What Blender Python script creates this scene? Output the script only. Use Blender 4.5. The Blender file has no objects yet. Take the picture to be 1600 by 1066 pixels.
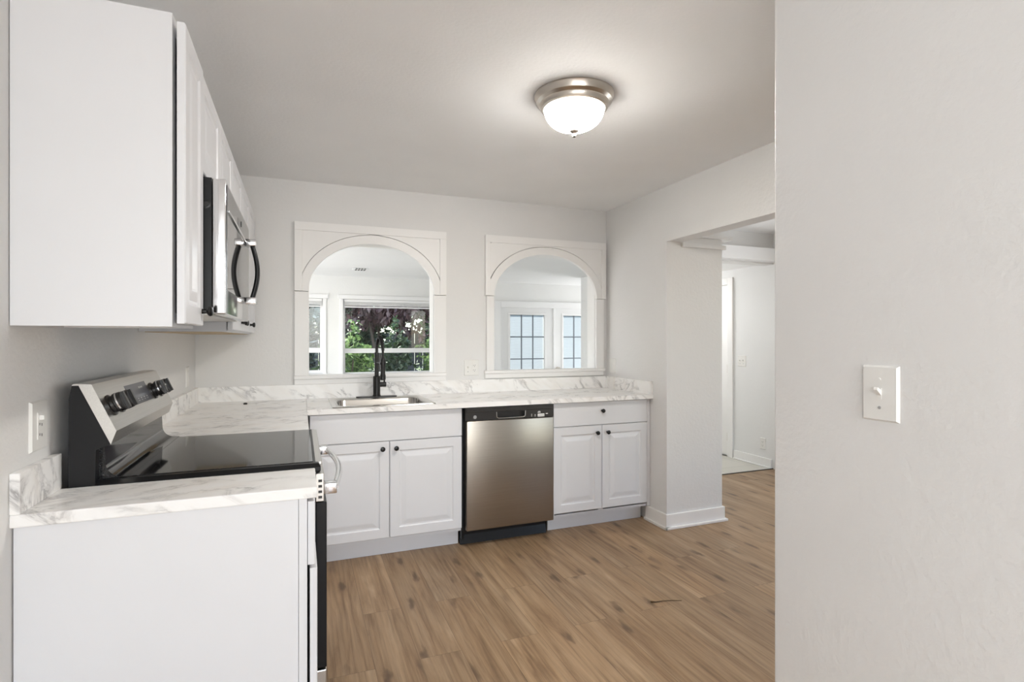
import bpy, bmesh, math, random
from mathutils import Vector, Matrix
random.seed(7)
PI = math.pi
SC = bpy.context.scene
COL = SC.collection

# ------------------------------------------------------------------ camera, world, sun, daylight, fill lamps, exposure
cam_d = bpy.data.cameras.new('camera')
cam_d.sensor_fit = 'HORIZONTAL'; cam_d.sensor_width = 36.0
cam_d.lens = 842.35 / 1600 * 36.0
cam_d.shift_y = -(533 - 529.58) / 1600
cam_d.clip_start = 0.05; cam_d.clip_end = 200
cam = bpy.data.objects.new('camera', cam_d); COL.objects.link(cam)
cam.location = (0.6133, -3.8664, 1.3138)
cam.rotation_euler = (PI/2, 0, -math.radians(21.416))
SC.camera = cam

SC.view_settings.view_transform = 'Standard'
SC.view_settings.look = 'None'
SC.view_settings.gamma = 1.0
SC.view_settings.use_curve_mapping = False
SC.view_settings.exposure = 0.94
SC.cycles.max_bounces = 10
SC.cycles.diffuse_bounces = 6
SC.cycles.glossy_bounces = 5
SC.cycles.transmission_bounces = 8
SC.cycles.caustics_reflective = False
SC.cycles.caustics_refractive = False
SC.cycles.sample_clamp_indirect = 4.0

world = bpy.data.worlds.new('sky'); SC.world = world; world.use_nodes = True
wn = world.node_tree
sky = wn.nodes.new('ShaderNodeTexSky')
sky.sky_type = 'NISHITA'; sky.sun_disc = False
sky.sun_elevation = math.radians(52); sky.sun_rotation = math.radians(200)
bgn = wn.nodes['Background']; bgn.inputs['Strength'].default_value = 0.35
wn.links.new(sky.outputs[0], bgn.inputs[0])

def lamp(name, kind, loc, aim, energy, color=(1, 1, 1), size=None):
    d = bpy.data.lights.new(name, kind); d.energy = energy; d.color = color
    if kind == 'AREA':
        d.shape = 'RECTANGLE'; d.size, d.size_y = size
    if kind == 'SUN': d.angle = math.radians(1)
    o = bpy.data.objects.new(name, d); COL.objects.link(o)
    o.location = loc
    o.rotation_euler = (Vector(aim) - Vector(loc)).to_track_quat('-Z', 'Y').to_euler()
    return o

lamp('sun', 'SUN', (-8, 18, 15), (0, 6, 0), 7.0, (1, 0.95, 0.86))
# unseen area lamps: rear window daylight, then fills added to brighten the rooms
lamp('rear_window_daylight', 'AREA', (0.88, -7.62, 1.35), (0.88, 0, 1.35), 40, (0.92, 0.96, 1.0), (1.5, 1.9))
lamp('side_fill', 'AREA', (0.03, -5.1, 1.4), (1.7, -5.0, 1.4), 12, (0.92, 0.96, 1.0), (1.3, 1.5))  # added fill that brightens the near wall; no window in this wall
lamp('dining_fill', 'AREA', (4.1, -4.05, 1.3), (4.0, 0, 1.1), 2.5, (0.95, 0.975, 1.0), (1.7, 1.5))  # unseen fill put in to light the dining side
lamp('dining_side_fill', 'AREA', (5.03, -1.02, 1.35), (0, -1.02, 1.3), 9, (0.93, 0.965, 1.0), (0.7, 1.6))  # fill added to lift the left wall; the wall behind it is solid
lamp('foyer_fill', 'AREA', (4.52, 1.96, 1.6), (4.6, 0, 1.2), 9, (1.0, 1.0, 1.0), (0.8, 0.9))  # unseen fill that whitens the foyer; solid wall behind it
lamp('sunroom_fill', 'AREA', (-1.14, 1.6, 1.1), (2.5, 1.6, 2.7), 25, (1.0, 1.0, 1.0), (2.2, 1.4))  # added fill, tipped upward to lighten the sunroom ceiling
lamp('sunroom_side_fill', 'AREA', (5.18, 2.5, 1.1), (3.0, 1.0, 2.9), 14, (1.0, 1.0, 1.0), (0.9, 1.4))  # extra fill for the dim French door end; no opening here

# ------------------------------------------------------------------ materials
def new_mat(name):
    m = bpy.data.materials.new(name); m.use_nodes = True
    return m, m.node_tree, m.node_tree.nodes['Principled BSDF']

def L(nt, a, b): nt.links.new(a, b)

def N(nt, typ, **kw):
    n = nt.nodes.new(typ)
    for k, v in kw.items():
        if hasattr(n, k): setattr(n, k, v)
        else: n.inputs[k].default_value = v
    return n

def ramp(nt, stops):
    r = nt.nodes.new('ShaderNodeValToRGB'); cr = r.color_ramp
    while len(cr.elements) < len(stops): cr.elements.new(0.5)
    for e, (p, c) in zip(cr.elements, stops):
        e.position = p; e.color = (*c, 1) if len(c) == 3 else c
    return r

def plain(name, col, rough=0.5, metal=0.0, bump=None, coat=0.0, spec=0.5):
    m, nt, b = new_mat(name)
    b.inputs['Base Color'].default_value = (*col, 1)
    b.inputs['Roughness'].default_value = rough
    b.inputs['Metallic'].default_value = metal
    b.inputs['Coat Weight'].default_value = coat
    b.inputs['Specular IOR Level'].default_value = spec
    tc = N(nt, 'ShaderNodeTexCoord')
    # a faint unevenness, so the surface is not perfectly uniform
    n0 = N(nt, 'ShaderNodeTexNoise', Scale=3.0, Detail=3.0)
    L(nt, tc.outputs['Object'], n0.inputs['Vector'])
    mx = N(nt, 'ShaderNodeMix', data_type='RGBA')
    mx.inputs[6].default_value = (*[c*0.97 for c in col], 1); mx.inputs[7].default_value = (*[min(1, c*1.03) for c in col], 1)
    L(nt, n0.outputs['Fac'], mx.inputs[0]); L(nt, mx.outputs[2], b.inputs['Base Color'])
    if bump:
        sc, st, det = bump
        n = N(nt, 'ShaderNodeTexNoise', Scale=sc, Detail=det, Roughness=0.55)
        L(nt, tc.outputs['Object'], n.inputs['Vector'])
        bp = N(nt, 'ShaderNodeBump', Strength=st, Distance=0.01)
        L(nt, n.outputs['Fac'], bp.inputs['Height']); L(nt, bp.outputs[0], b.inputs['Normal'])
    return m

M = {}
M['wall'] = plain('greige_wall_paint', (0.755, 0.748, 0.735), 0.55, bump=(55, 0.16, 3))
M['wall_fg'] = M['wall']
M['wall_white'] = plain('white_wall_paint', (0.80, 0.80, 0.79), 0.6, bump=(50, 0.1, 3))
M['ceiling'] = plain('textured_ceiling_paint', (0.92, 0.92, 0.918), 0.8, bump=(70, 0.12, 4))
M['ceiling_white'] = plain('white_ceiling_paint', (0.86, 0.86, 0.86), 0.8, bump=(70, 0.15, 4))
M['trim'] = plain('white_trim_paint', (0.87, 0.86, 0.845), 0.4)
M['cab'] = plain('white_cabinet_foil', (0.755, 0.757, 0.775), 0.38)
M['cab_under'] = plain('raw_particle_board', (0.55, 0.43, 0.28), 0.8, bump=(120, 0.2, 4))
M['plate'] = plain('white_plastic', (0.80, 0.79, 0.76), 0.35)
M['slot'] = plain('dark_slot', (0.05, 0.05, 0.05), 0.6)
M['black'] = plain('black_enamel', (0.010, 0.010, 0.011), 0.32, spec=0.25)
M['blackmat'] = plain('matte_black_metal', (0.014, 0.013, 0.013), 0.38, 0.3)
M['blackplastic'] = plain('black_plastic', (0.022, 0.02, 0.019), 0.3)
M['knob'] = plain('black_knob_metal', (0.012, 0.012, 0.012), 0.3, 0.4)
M['chrome'] = plain('polished_steel', (0.78, 0.78, 0.79), 0.12, 1.0)
M['nickel'] = plain('brushed_nickel', (0.60, 0.55, 0.49), 0.28, 1.0)
M['dark_nickel'] = plain('darkened_nickel', (0.12, 0.10, 0.085), 0.45, 0.6)  # nickel darkened in colour so dome glare does not bleach the finial
M['grey_print'] = plain('grey_print', (0.35, 0.35, 0.35), 0.5)
M['white_print'] = plain('white_print', (0.8, 0.8, 0.78), 0.5)
M['mirror_glass'] = plain('dark_glossy_door_glass', (0.03, 0.03, 0.03), 0.03, spec=0.9)
M['display'] = plain('grey_display_glass', (0.09, 0.09, 0.10), 0.3)
M['tile'] = None
M['white_vinyl'] = plain('white_window_vinyl', (0.82, 0.82, 0.82), 0.4)
M['muntin'] = plain('grey_muntin', (0.16, 0.18, 0.21), 0.5)
M['fence'] = plain('weathered_grey_fence', (0.10, 0.11, 0.125), 0.9, bump=(20, 0.4, 4))
M['soil'] = plain('garden_soil', (0.13, 0.10, 0.07), 0.95, bump=(8, 0.5, 5))
M['bark'] = plain('bark', (0.10, 0.075, 0.055), 0.9, bump=(30, 0.6, 4))
M['twig'] = plain('dry_brown_twig', (0.10, 0.06, 0.03), 0.8)
M['threshold'] = plain('dark_threshold', (0.05, 0.045, 0.04), 0.5)

def steel(name, col, rough, axis, amount=0.05):
    m, nt, b = new_mat(name)
    tc = N(nt, 'ShaderNodeTexCoord'); mp = N(nt, 'ShaderNodeMapping')
    s = [400.0, 400.0, 400.0]; s[axis] = 4.0
    mp.inputs['Scale'].default_value = s
    L(nt, tc.outputs['Object'], mp.inputs['Vector'])
    n = N(nt, 'ShaderNodeTexNoise', Scale=1.0, Detail=3.0)
    L(nt, mp.outputs[0], n.inputs['Vector'])
    r = ramp(nt, [(0.3, [c*(1-amount) for c in col]), (0.7, [min(1, c*(1+amount)) for c in col])])
    L(nt, n.outputs['Fac'], r.inputs[0]); L(nt, r.outputs[0], b.inputs['Base Color'])
    b.inputs['Metallic'].default_value = 1.0; b.inputs['Roughness'].default_value = rough
    bp = N(nt, 'ShaderNodeBump', Strength=0.04, Distance=0.002)
    L(nt, n.outputs['Fac'], bp.inputs['Height']); L(nt, bp.outputs[0], b.inputs['Normal'])
    return m
M['steel_dw'] = steel('brushed_stainless_front', (0.36, 0.325, 0.285), 0.3, 0)
M['steel'] = steel('brushed_stainless', (0.62, 0.60, 0.57), 0.3, 1)
M['steel_sink'] = steel('satin_stainless', (0.50, 0.48, 0.45), 0.2, 0)

def marble(name, base, warm):
    m, nt, b = new_mat(name)
    tc = N(nt, 'ShaderNodeTexCoord'); geo = N(nt, 'ShaderNodeNewGeometry')
    mp = N(nt, 'ShaderNodeCombineXYZ')          # streaks drawn out along one slanting direction of the stone
    e1 = Vector((0.74, 0.30, -0.60)).normalized(); e2 = e1.cross(Vector((0, 0, 1))).normalized(); e3 = e1.cross(e2)
    for e, k, sock in ((e1, 0.9, 'X'), (e2, 2.9, 'Y'), (e3, 2.9, 'Z')):
        dt = N(nt, 'ShaderNodeVectorMath', operation='DOT_PRODUCT'); dt.inputs[1].default_value = e*k
        L(nt, geo.outputs['Position'], dt.inputs[0]); L(nt, dt.outputs['Value'], mp.inputs[sock])
    n1 = N(nt, 'ShaderNodeTexNoise', Scale=2.6, Detail=9.0, Roughness=0.62, Distortion=0.7)
    L(nt, mp.outputs[0], n1.inputs['Vector'])
    sub = N(nt, 'ShaderNodeMath', operation='SUBTRACT'); sub.inputs[1].default_value = 0.5
    ab = N(nt, 'ShaderNodeMath', operation='ABSOLUTE')
    L(nt, n1.outputs['Fac'], sub.inputs[0]); L(nt, sub.outputs[0], ab.inputs[0])
    v = ramp(nt, [(0.0, (1, 1, 1)), (0.012, (0.55, 0.55, 0.55)), (0.05, (0, 0, 0))])
    L(nt, ab.outputs[0], v.inputs[0])
    n2 = N(nt, 'ShaderNodeTexNoise', Scale=3.2, Detail=2.0)
    L(nt, mp.outputs[0], n2.inputs['Vector'])
    k = ramp(nt, [(0.42, (0, 0, 0)), (0.68, (1, 1, 1))])
    L(nt, n2.outputs['Fac'], k.inputs[0])
    mu = N(nt, 'ShaderNodeMath', operation='MULTIPLY')
    L(nt, v.outputs[0], mu.inputs[0]); L(nt, k.outputs[0], mu.inputs[1])
    mx = N(nt, 'ShaderNodeMix', data_type='RGBA')
    mx.inputs[6].default_value = (*base, 1); mx.inputs[7].default_value = (0.27, 0.26, 0.26, 1)
    L(nt, mu.outputs[0], mx.inputs[0])
    n3 = N(nt, 'ShaderNodeTexNoise', Scale=4.0, Detail=5.0, Distortion=0.5)
    L(nt, mp.outputs[0], n3.inputs['Vector'])
    k3 = ramp(nt, [(0.45, (0, 0, 0)), (0.75, (0.55, 0.55, 0.55))])
    L(nt, n3.outputs['Fac'], k3.inputs[0])
    mx2 = N(nt, 'ShaderNodeMix', data_type='RGBA'); mx2.inputs[7].default_value = (*warm, 1)
    L(nt, k3.outputs[0], mx2.inputs[0]); L(nt, mx.outputs[2], mx2.inputs[6])
    L(nt, mx2.outputs[2], b.inputs['Base Color'])
    b.inputs['Roughness'].default_value = 0.3
    return m
M['marble'] = marble('white_marble_laminate', (0.93, 0.92, 0.905), (0.83, 0.785, 0.73))

def wood_floor():
    m, nt, b = new_mat('oak_plank_floor')
    tc = N(nt, 'ShaderNodeTexCoord')
    sep = N(nt, 'ShaderNodeSeparateXYZ'); L(nt, tc.outputs['Object'], sep.inputs[0])
    cmb = N(nt, 'ShaderNodeCombineXYZ')          # planks run along the room's depth
    L(nt, sep.outputs['Y'], cmb.inputs['X']); L(nt, sep.outputs['X'], cmb.inputs['Y'])
    br = N(nt, 'ShaderNodeTexBrick')
    br.offset = 0.37; br.offset_frequency = 2; br.squash = 1.0
    br.inputs['Scale'].default_value = 1.0
    br.inputs['Brick Width'].default_value = 1.22; br.inputs['Row Height'].default_value = 0.178
    br.inputs['Mortar Size'].default_value = 0.0009; br.inputs['Mortar Smooth'].default_value = 0.2
    br.inputs['Color1'].default_value = (0, 0, 0, 1); br.inputs['Color2'].default_value = (1, 1, 1, 1)
    br.inputs['Mortar'].default_value = (0.5, 0.5, 0.5, 1)
    L(nt, cmb.outputs[0], br.inputs['Vector'])
    sc = N(nt, 'ShaderNodeVectorMath', operation='SCALE'); sc.inputs['Scale'].default_value = 17.0
    L(nt, br.outputs['Color'], sc.inputs[0])
    add = N(nt, 'ShaderNodeVectorMath', operation='ADD')
    L(nt, tc.outputs['Object'], add.inputs[0]); L(nt, sc.outputs[0], add.inputs[1])
    def grain(scale, nscale, detail, dist):
        mp = N(nt, 'ShaderNodeMapping'); mp.inputs['Scale'].default_value = scale
        L(nt, add.outputs[0], mp.inputs['Vector'])
        n = N(nt, 'ShaderNodeTexNoise', Scale=nscale, Detail=detail, Roughness=0.6, Distortion=dist)
        L(nt, mp.outputs[0], n.inputs['Vector'])
        return n
    g1 = grain((9, 0.9, 9), 1.6, 6, 0.6)
    g2 = grain((75, 2.6, 75), 1.0, 6, 0.3)
    c1 = ramp(nt, [(0.30, (0.20, 0.122, 0.068)), (0.44, (0.295, 0.192, 0.110)), (0.58, (0.35, 0.238, 0.144)), (0.74, (0.43, 0.31, 0.20))])
    L(nt, g1.outputs['Fac'], c1.inputs[0])
    c2 = ramp(nt, [(0.32, (0.73, 0.715, 0.70)), (0.5, (0.98, 0.98, 0.98)), (0.68, (1.16, 1.16, 1.15))])
    L(nt, g2.outputs['Fac'], c2.inputs[0])
    mul = N(nt, 'ShaderNodeMix', data_type='RGBA', blend_type='MULTIPLY'); mul.inputs[0].default_value = 1.0
    L(nt, c1.outputs[0], mul.inputs[6]); L(nt, c2.outputs[0], mul.inputs[7])
    # knots
    mpk = N(nt, 'ShaderNodeMapping'); mpk.inputs['Scale'].default_value = (7.0, 2.1, 7.0)
    L(nt, add.outputs[0], mpk.inputs['Vector'])
    nd = N(nt, 'ShaderNodeTexNoise', Scale=5.0, Detail=3.0)
    L(nt, mpk.outputs[0], nd.inputs['Vector'])
    ms = N(nt, 'ShaderNodeVectorMath', operation='SCALE'); ms.inputs['Scale'].default_value = 0.28
    L(nt, nd.outputs['Color'], ms.inputs[0])
    ad2 = N(nt, 'ShaderNodeVectorMath', operation='ADD')
    L(nt, mpk.outputs[0], ad2.inputs[0]); L(nt, ms.outputs[0], ad2.inputs[1])
    vo = N(nt, 'ShaderNodeTexVoronoi', Scale=1.0); vo.feature = 'F1'; vo.voronoi_dimensions = '2D'
    L(nt, ad2.outputs[0], vo.inputs['Vector'])
    kr = ramp(nt, [(0.05, (1, 1, 1)), (0.09, (0.7, 0.7, 0.7)), (0.15, (0.12, 0.12, 0.12)), (0.24, (0, 0, 0))])
    L(nt, vo.outputs['Distance'], kr.inputs[0])
    nk = grain((3, 1.2, 3), 1.3, 2, 0)
    km = ramp(nt, [(0.38, (0, 0, 0)), (0.50, (1, 1, 1))])
    L(nt, nk.outputs['Fac'], km.inputs[0])
    kk = N(nt, 'ShaderNodeMath', operation='MULTIPLY'); L(nt, kr.outputs[0], kk.inputs[0]); L(nt, km.outputs[0], kk.inputs[1])
    k2 = N(nt, 'ShaderNodeMath', operation='MULTIPLY'); L(nt, kk.outputs[0], k2.inputs[0]); k2.inputs[1].default_value = 0.72
    mk = N(nt, 'ShaderNodeMix', data_type='RGBA'); mk.inputs[7].default_value = (0.075, 0.042, 0.024, 1)
    L(nt, k2.outputs[0], mk.inputs[0]); L(nt, mul.outputs[2], mk.inputs[6])
    # per plank tint
    tint = ramp(nt, [(0.0, (0.86, 0.86, 0.86)), (1.0, (1.12, 1.11, 1.09))])
    L(nt, br.outputs['Color'], tint.inputs[0])
    mt = N(nt, 'ShaderNodeMix', data_type='RGBA', blend_type='MULTIPLY'); mt.inputs[0].default_value = 1.0
    L(nt, mk.outputs[2], mt.inputs[6]); L(nt, tint.outputs[0], mt.inputs[7])
    seam = N(nt, 'ShaderNodeMix', data_type='RGBA'); seam.inputs[7].default_value = (0.10, 0.065, 0.04, 1)
    sf = N(nt, 'ShaderNodeMath', operation='MULTIPLY'); sf.inputs[1].default_value = 0.7
    L(nt, br.outputs['Fac'], sf.inputs[0]); L(nt, sf.outputs[0], seam.inputs[0]); L(nt, mt.outputs[2], seam.inputs[6])
    L(nt, seam.outputs[2], b.inputs['Base Color'])
    b.inputs['Roughness'].default_value = 0.42; b.inputs['Specular IOR Level'].default_value = 0.3
    bp = N(nt, 'ShaderNodeBump', Strength=0.08, Distance=0.003)
    L(nt, g2.outputs['Fac'], bp.inputs['Height']); L(nt, bp.outputs[0], b.inputs['Normal'])
    return m
M['floor'] = wood_floor()

def tile_mat():
    m, nt, b = new_mat('pale_floor_tile')
    tc = N(nt, 'ShaderNodeTexCoord')
    br = N(nt, 'ShaderNodeTexBrick'); br.offset = 0.0
    br.inputs['Scale'].default_value = 1.0
    br.inputs['Brick Width'].default_value = 0.45; br.inputs['Row Height'].default_value = 0.45
    br.inputs['Mortar Size'].default_value = 0.004
    br.inputs['Color1'].default_value = (0.56, 0.54, 0.48, 1); br.inputs['Color2'].default_value = (0.60, 0.58, 0.52, 1)
    br.inputs['Mortar'].default_value = (0.42, 0.41, 0.38, 1)
    L(nt, tc.outputs['Object'], br.inputs['Vector'])
    L(nt, br.outputs['Color'], b.inputs['Base Color'])
    b.inputs['Roughness'].default_value = 0.3
    return m
M['tile'] = tile_mat()

def glass(name, tint=(1, 1, 1), rough=0.0):
    m, nt, b = new_mat(name)
    out = nt.nodes['Material Output']
    t = N(nt, 'ShaderNodeBsdfTransparent'); t.inputs[0].default_value = (*tint, 1)
    g = N(nt, 'ShaderNodeBsdfGlossy'); g.inputs['Roughness'].default_value = 0.02
    f = N(nt, 'ShaderNodeFresnel'); f.inputs['IOR'].default_value = 1.35
    mx = N(nt, 'ShaderNodeMixShader')
    L(nt, f.outputs[0], mx.inputs[0]); L(nt, t.outputs[0], mx.inputs[1]); L(nt, g.outputs[0], mx.inputs[2])
    L(nt, mx.outputs[0], out.inputs[0])
    return m
M['glass'] = glass('clear_window_glass', (0.93, 0.96, 0.96))

def blind_mat():
    m, nt, b = new_mat('translucent_white_blind')
    out = nt.nodes['Material Output']
    d = N(nt, 'ShaderNodeBsdfDiffuse'); d.inputs[0].default_value = (0.80, 0.85, 0.90, 1)
    t = N(nt, 'ShaderNodeBsdfTranslucent'); t.inputs[0].default_value = (0.52, 0.54, 0.56, 1)
    mx = N(nt, 'ShaderNodeMixShader'); mx.inputs[0].default_value = 0.75
    L(nt, d.outputs[0], mx.inputs[1]); L(nt, t.outputs[0], mx.inputs[2]); L(nt, mx.outputs[0], out.inputs[0])
    return m
M['blind'] = blind_mat()

def ceramic_glass():
    m, nt, b = new_mat('black_ceramic_glass')
    tc = N(nt, 'ShaderNodeTexCoord')
    n = N(nt, 'ShaderNodeTexNoise', Scale=250.0, Detail=1.0)
    L(nt, tc.outputs['Object'], n.inputs['Vector'])
    r = ramp(nt, [(0.55, (0.012, 0.012, 0.013)), (0.75, (0.05, 0.05, 0.052))])
    L(nt, n.outputs['Fac'], r.inputs[0]); L(nt, r.outputs[0], b.inputs['Base Color'])
    b.inputs['Roughness'].default_value = 0.06
    return m
M['cooktop'] = ceramic_glass()

def lamp_glass():
    m, nt, b = new_mat('lit_alabaster_glass')
    tc = N(nt, 'ShaderNodeTexCoord')
    n = N(nt, 'ShaderNodeTexNoise', Scale=9.0, Detail=3.0, Distortion=1.0)
    L(nt, tc.outputs['Object'], n.inputs['Vector'])
    r = ramp(nt, [(0.3, (1.0, 0.945, 0.86)), (0.6, (1.0, 0.975, 0.94))])
    L(nt, n.outputs['Fac'], r.inputs[0])
    L(nt, r.outputs[0], b.inputs['Base Color']); L(nt, r.outputs[0], b.inputs['Emission Color'])
    # glow graded from rim to foot: a dim rim keeps the ceiling halo down
    sp = N(nt, 'ShaderNodeSeparateXYZ'); L(nt, tc.outputs['Object'], sp.inputs[0])
    mr = N(nt, 'ShaderNodeMapRange'); mr.inputs[1].default_value = -0.085; mr.inputs[2].default_value = -0.145; mr.inputs[3].default_value = 4.0; mr.inputs[4].default_value = 102.0
    L(nt, sp.outputs['Z'], mr.inputs[0]); L(nt, mr.outputs[0], b.inputs['Emission Strength'])
    b.inputs['Roughness'].default_value = 0.3
    return m
M['lamp_glass'] = lamp_glass()

def leaf(name, stops, transl=0.35):
    m, nt, b = new_mat(name)
    out = nt.nodes['Material Output']
    g = N(nt, 'ShaderNodeNewGeometry')
    r = ramp(nt, stops)
    L(nt, g.outputs['Random Per Island'], r.inputs[0]); L(nt, r.outputs[0], b.inputs['Base Color'])
    b.inputs['Roughness'].default_value = 0.45
    t = N(nt, 'ShaderNodeBsdfTranslucent'); L(nt, r.outputs[0], t.inputs[0])
    mx = N(nt, 'ShaderNodeMixShader'); mx.inputs[0].default_value = transl
    L(nt, b.outputs[0], mx.inputs[1]); L(nt, t.outputs[0], mx.inputs[2]); L(nt, mx.outputs[0], out.inputs[0])
    return m
M['leaf_bright'] = leaf('bright_green_leaves', [(0, (0.03, 0.07, 0.012)), (0.5, (0.12, 0.21, 0.045)), (1, (0.36, 0.48, 0.17))])
M['leaf_dark'] = leaf('dark_green_leaves', [(0, (0.010, 0.024, 0.010)), (0.6, (0.05, 0.09, 0.035)), (1, (0.16, 0.20, 0.13))])
M['leaf_maroon'] = leaf('maroon_leaves', [(0, (0.05, 0.022, 0.024)), (0.6, (0.13, 0.065, 0.062)), (1, (0.28, 0.20, 0.19))])
M['leaf_pale'] = leaf('pale_green_leaves', [(0, (0.30, 0.38, 0.20)), (0.6, (0.50, 0.56, 0.38)), (1, (0.75, 0.72, 0.62))])
M['leaf_blue'] = leaf('blue_green_leaves', [(0, (0.010, 0.024, 0.018)), (0.7, (0.04, 0.07, 0.055)), (1, (0.30, 0.36, 0.36))])

# ------------------------------------------------------------------ mesh helpers (all in room coordinates)
def box(bm, x0, x1, y0, y1, z0, z1, bev=0.0, seg=2):
    r = bmesh.ops.create_cube(bm, size=1.0)
    vs = r['verts']
    for v in vs:
        v.co = Vector(((x0+x1)/2 + v.co.x*(x1-x0), (y0+y1)/2 + v.co.y*(y1-y0), (z0+z1)/2 + v.co.z*(z1-z0)))
    if bev > 0:
        es = list({e for v in vs for e in v.link_edges})
        bmesh.ops.bevel(bm, geom=es, offset=bev, segments=seg, affect='EDGES', profile=0.5)

def frame_axes(d):
    d = d.normalized()
    a = Vector((0, 0, 1)) if abs(d.z) < 0.9 else Vector((1, 0, 0))
    u = d.cross(a).normalized(); v = d.cross(u).normalized()
    return u, v

def tube(bm, pts, r, seg=12, cap=True):
    pts = [Vector(p) for p in pts]; n = len(pts)
    rs = r if isinstance(r, (list, tuple)) else [r]*n
    rings = []; u = None
    for i, p in enumerate(pts):
        d = (pts[min(i+1, n-1)] - pts[max(i-1, 0)]).normalized()
        if u is None: u, v = frame_axes(d)
        else:
            u = (u - d*u.dot(d)).normalized(); v = d.cross(u).normalized()
        rings.append([bm.verts.new(p + (u*math.cos(2*PI*k/seg) + v*math.sin(2*PI*k/seg))*rs[i]) for k in range(seg)])
    for a, b in zip(rings, rings[1:]):
        for k in range(seg):
            bm.faces.new((a[k], a[(k+1) % seg], b[(k+1) % seg], b[k]))
    if cap:
        bm.faces.new(rings[0][::-1]); bm.faces.new(rings[-1])

def lathe(bm, prof, origin, axis=(0, 0, 1), seg=40):
    """prof: (radius, distance along axis)."""
    o = Vector(origin); d = Vector(axis).normalized(); u, v = frame_axes(d)
    rings = []
    for r, t in prof:
        if r < 1e-6: rings.append([bm.verts.new(o + d*t)])
        else: rings.append([bm.verts.new(o + d*t + (u*math.cos(2*PI*k/seg) + v*math.sin(2*PI*k/seg))*r) for k in range(seg)])
    for a, b in zip(rings, rings[1:]):
        for k in range(seg):
            q = [a[k % len(a)], a[(k+1) % len(a)], b[(k+1) % len(b)], b[k % len(b)]]
            q2 = []
            for w in q:
                if w not in q2: q2.append(w)
            if len(q2) > 2: bm.faces.new(q2)

def prism(bm, poly, axis, a0, a1):
    """poly of 2D points in the two remaining axes (in x,y,z order), extruded along axis."""
    def P(p, a):
        c = list(p); c.insert(axis, a); return Vector(c)
    A = [bm.verts.new(P(p, a0)) for p in poly]; B = [bm.verts.new(P(p, a1)) for p in poly]
    n = len(poly)
    bm.faces.new(A); bm.faces.new(B[::-1])
    for i in range(n): bm.faces.new((A[i], B[i], B[(i+1) % n], A[(i+1) % n]))

def slab(bm, axis, us, vs, holes, a0, a1):
    """Plate perpendicular to axis over the grid us x vs, minus rectangular holes (u0,u1,v0,v1)."""
    us = sorted(set(us) | {h[i] for h in holes for i in (0, 1)}); vs = sorted(set(vs) | {h[i] for h in holes for i in (2, 3)})
    def solid(i, j):
        if i < 0 or j < 0 or i >= len(us)-1 or j >= len(vs)-1: return False
        u, v = (us[i]+us[i+1])/2, (vs[j]+vs[j+1])/2
        return not any(h[0] < u < h[1] and h[2] < v < h[3] for h in holes)
    cache = {}
    def V(i, j, a):
        k = (i, j, a)
        if k not in cache:
            c = [us[i], vs[j]]; c.insert(axis, a); cache[k] = bm.verts.new(c)
        return cache[k]
    for i in range(len(us)-1):
        for j in range(len(vs)-1):
            if not solid(i, j): continue
            for a in (a0, a1):
                bm.faces.new((V(i, j, a), V(i+1, j, a), V(i+1, j+1, a), V(i, j+1, a)))
            for (di, dj, p, q) in ((-1, 0, (i, j), (i, j+1)), (1, 0, (i+1, j), (i+1, j+1)), (0, -1, (i, j), (i+1, j)), (0, 1, (i, j+1), (i+1, j+1))):
                if not solid(i+di, j+dj):
                    bm.faces.new((V(*p, a0), V(*q, a0), V(*q, a1), V(*p, a1)))

def rings_panel(bm, w, h, rings, place):
    """Nested rectangles (inset, depth) joined into one slab; place(u, v, d) gives the room point."""
    prev = None
    for k, (s, d) in enumerate(rings):
        cur = [bm.verts.new(place(*c)) for c in ((s, s, d), (w-s, s, d), (w-s, h-s, d), (s, h-s, d))]
        if prev:
            for i in range(4): bm.faces.new((prev[i], prev[(i+1) % 4], cur[(i+1) % 4], cur[i]))
        else: bm.faces.new(cur[::-1])
        prev = cur
    bm.faces.new(prev)

T = 0.019
def RAISED(fr=0.055): return [(0, -T), (0, -0.003), (0.003, 0), (fr, 0), (fr+0.006, -0.006), (fr+0.014, -0.0065), (fr+0.04, -0.001), (fr+0.046, -0.0005)]
FLAT = [(0, -T), (0, -0.003), (0.003, 0)]
def front_y(x0, z0, y): return lambda u, v, d: Vector((x0+u, y-d, z0+v))       # faces -y
def front_x(y0, z0, x): return lambda u, v, d: Vector((x+d, y0+u, z0+v))       # faces +x

def origin_of(o):
    p = Vector((0, 0, 0))
    while o is not None: p = p + o.location; o = o.parent
    return p

def obj(name, bm, m, parent=None, smooth=None, loc=None):
    bmesh.ops.recalc_face_normals(bm, faces=bm.faces[:])
    base = origin_of(parent) if parent else Vector(loc or (0, 0, 0))
    bmesh.ops.translate(bm, verts=bm.verts[:], vec=-base)
    me = bpy.data.meshes.new(name); bm.to_mesh(me); bm.free()
    o = bpy.data.objects.new(name, me); COL.objects.link(o)
    me.materials.append(m)
    if parent: o.parent = parent
    else: o.location = base
    if smooth is not None:
        me.polygons.foreach_set('use_smooth', [True]*len(me.polygons))
        me.set_sharp_from_angle(angle=math.radians(smooth))
    return o

def tag(o, label, cat, group=None):
    o['label'] = label; o['category'] = cat
    if group: o['group'] = group
    return o

def thing(name, label, cat, loc, group=None):
    o = bpy.data.objects.new(name, None); COL.objects.link(o)
    o.location = loc; o.empty_display_size = 0.1
    return tag(o, label, cat, group)

def struct(name, bm, m, parent=None):
    o = obj(name, bm, m, parent)
    if not parent: o['kind'] = 'structure'
    return o

def B(): return bmesh.new()
def boxobj(name, m, parent, *dims, bev=0.0, smooth=None):
    bm = B(); box(bm, *dims, bev=bev); return obj(name, bm, m, parent, smooth)

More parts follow.
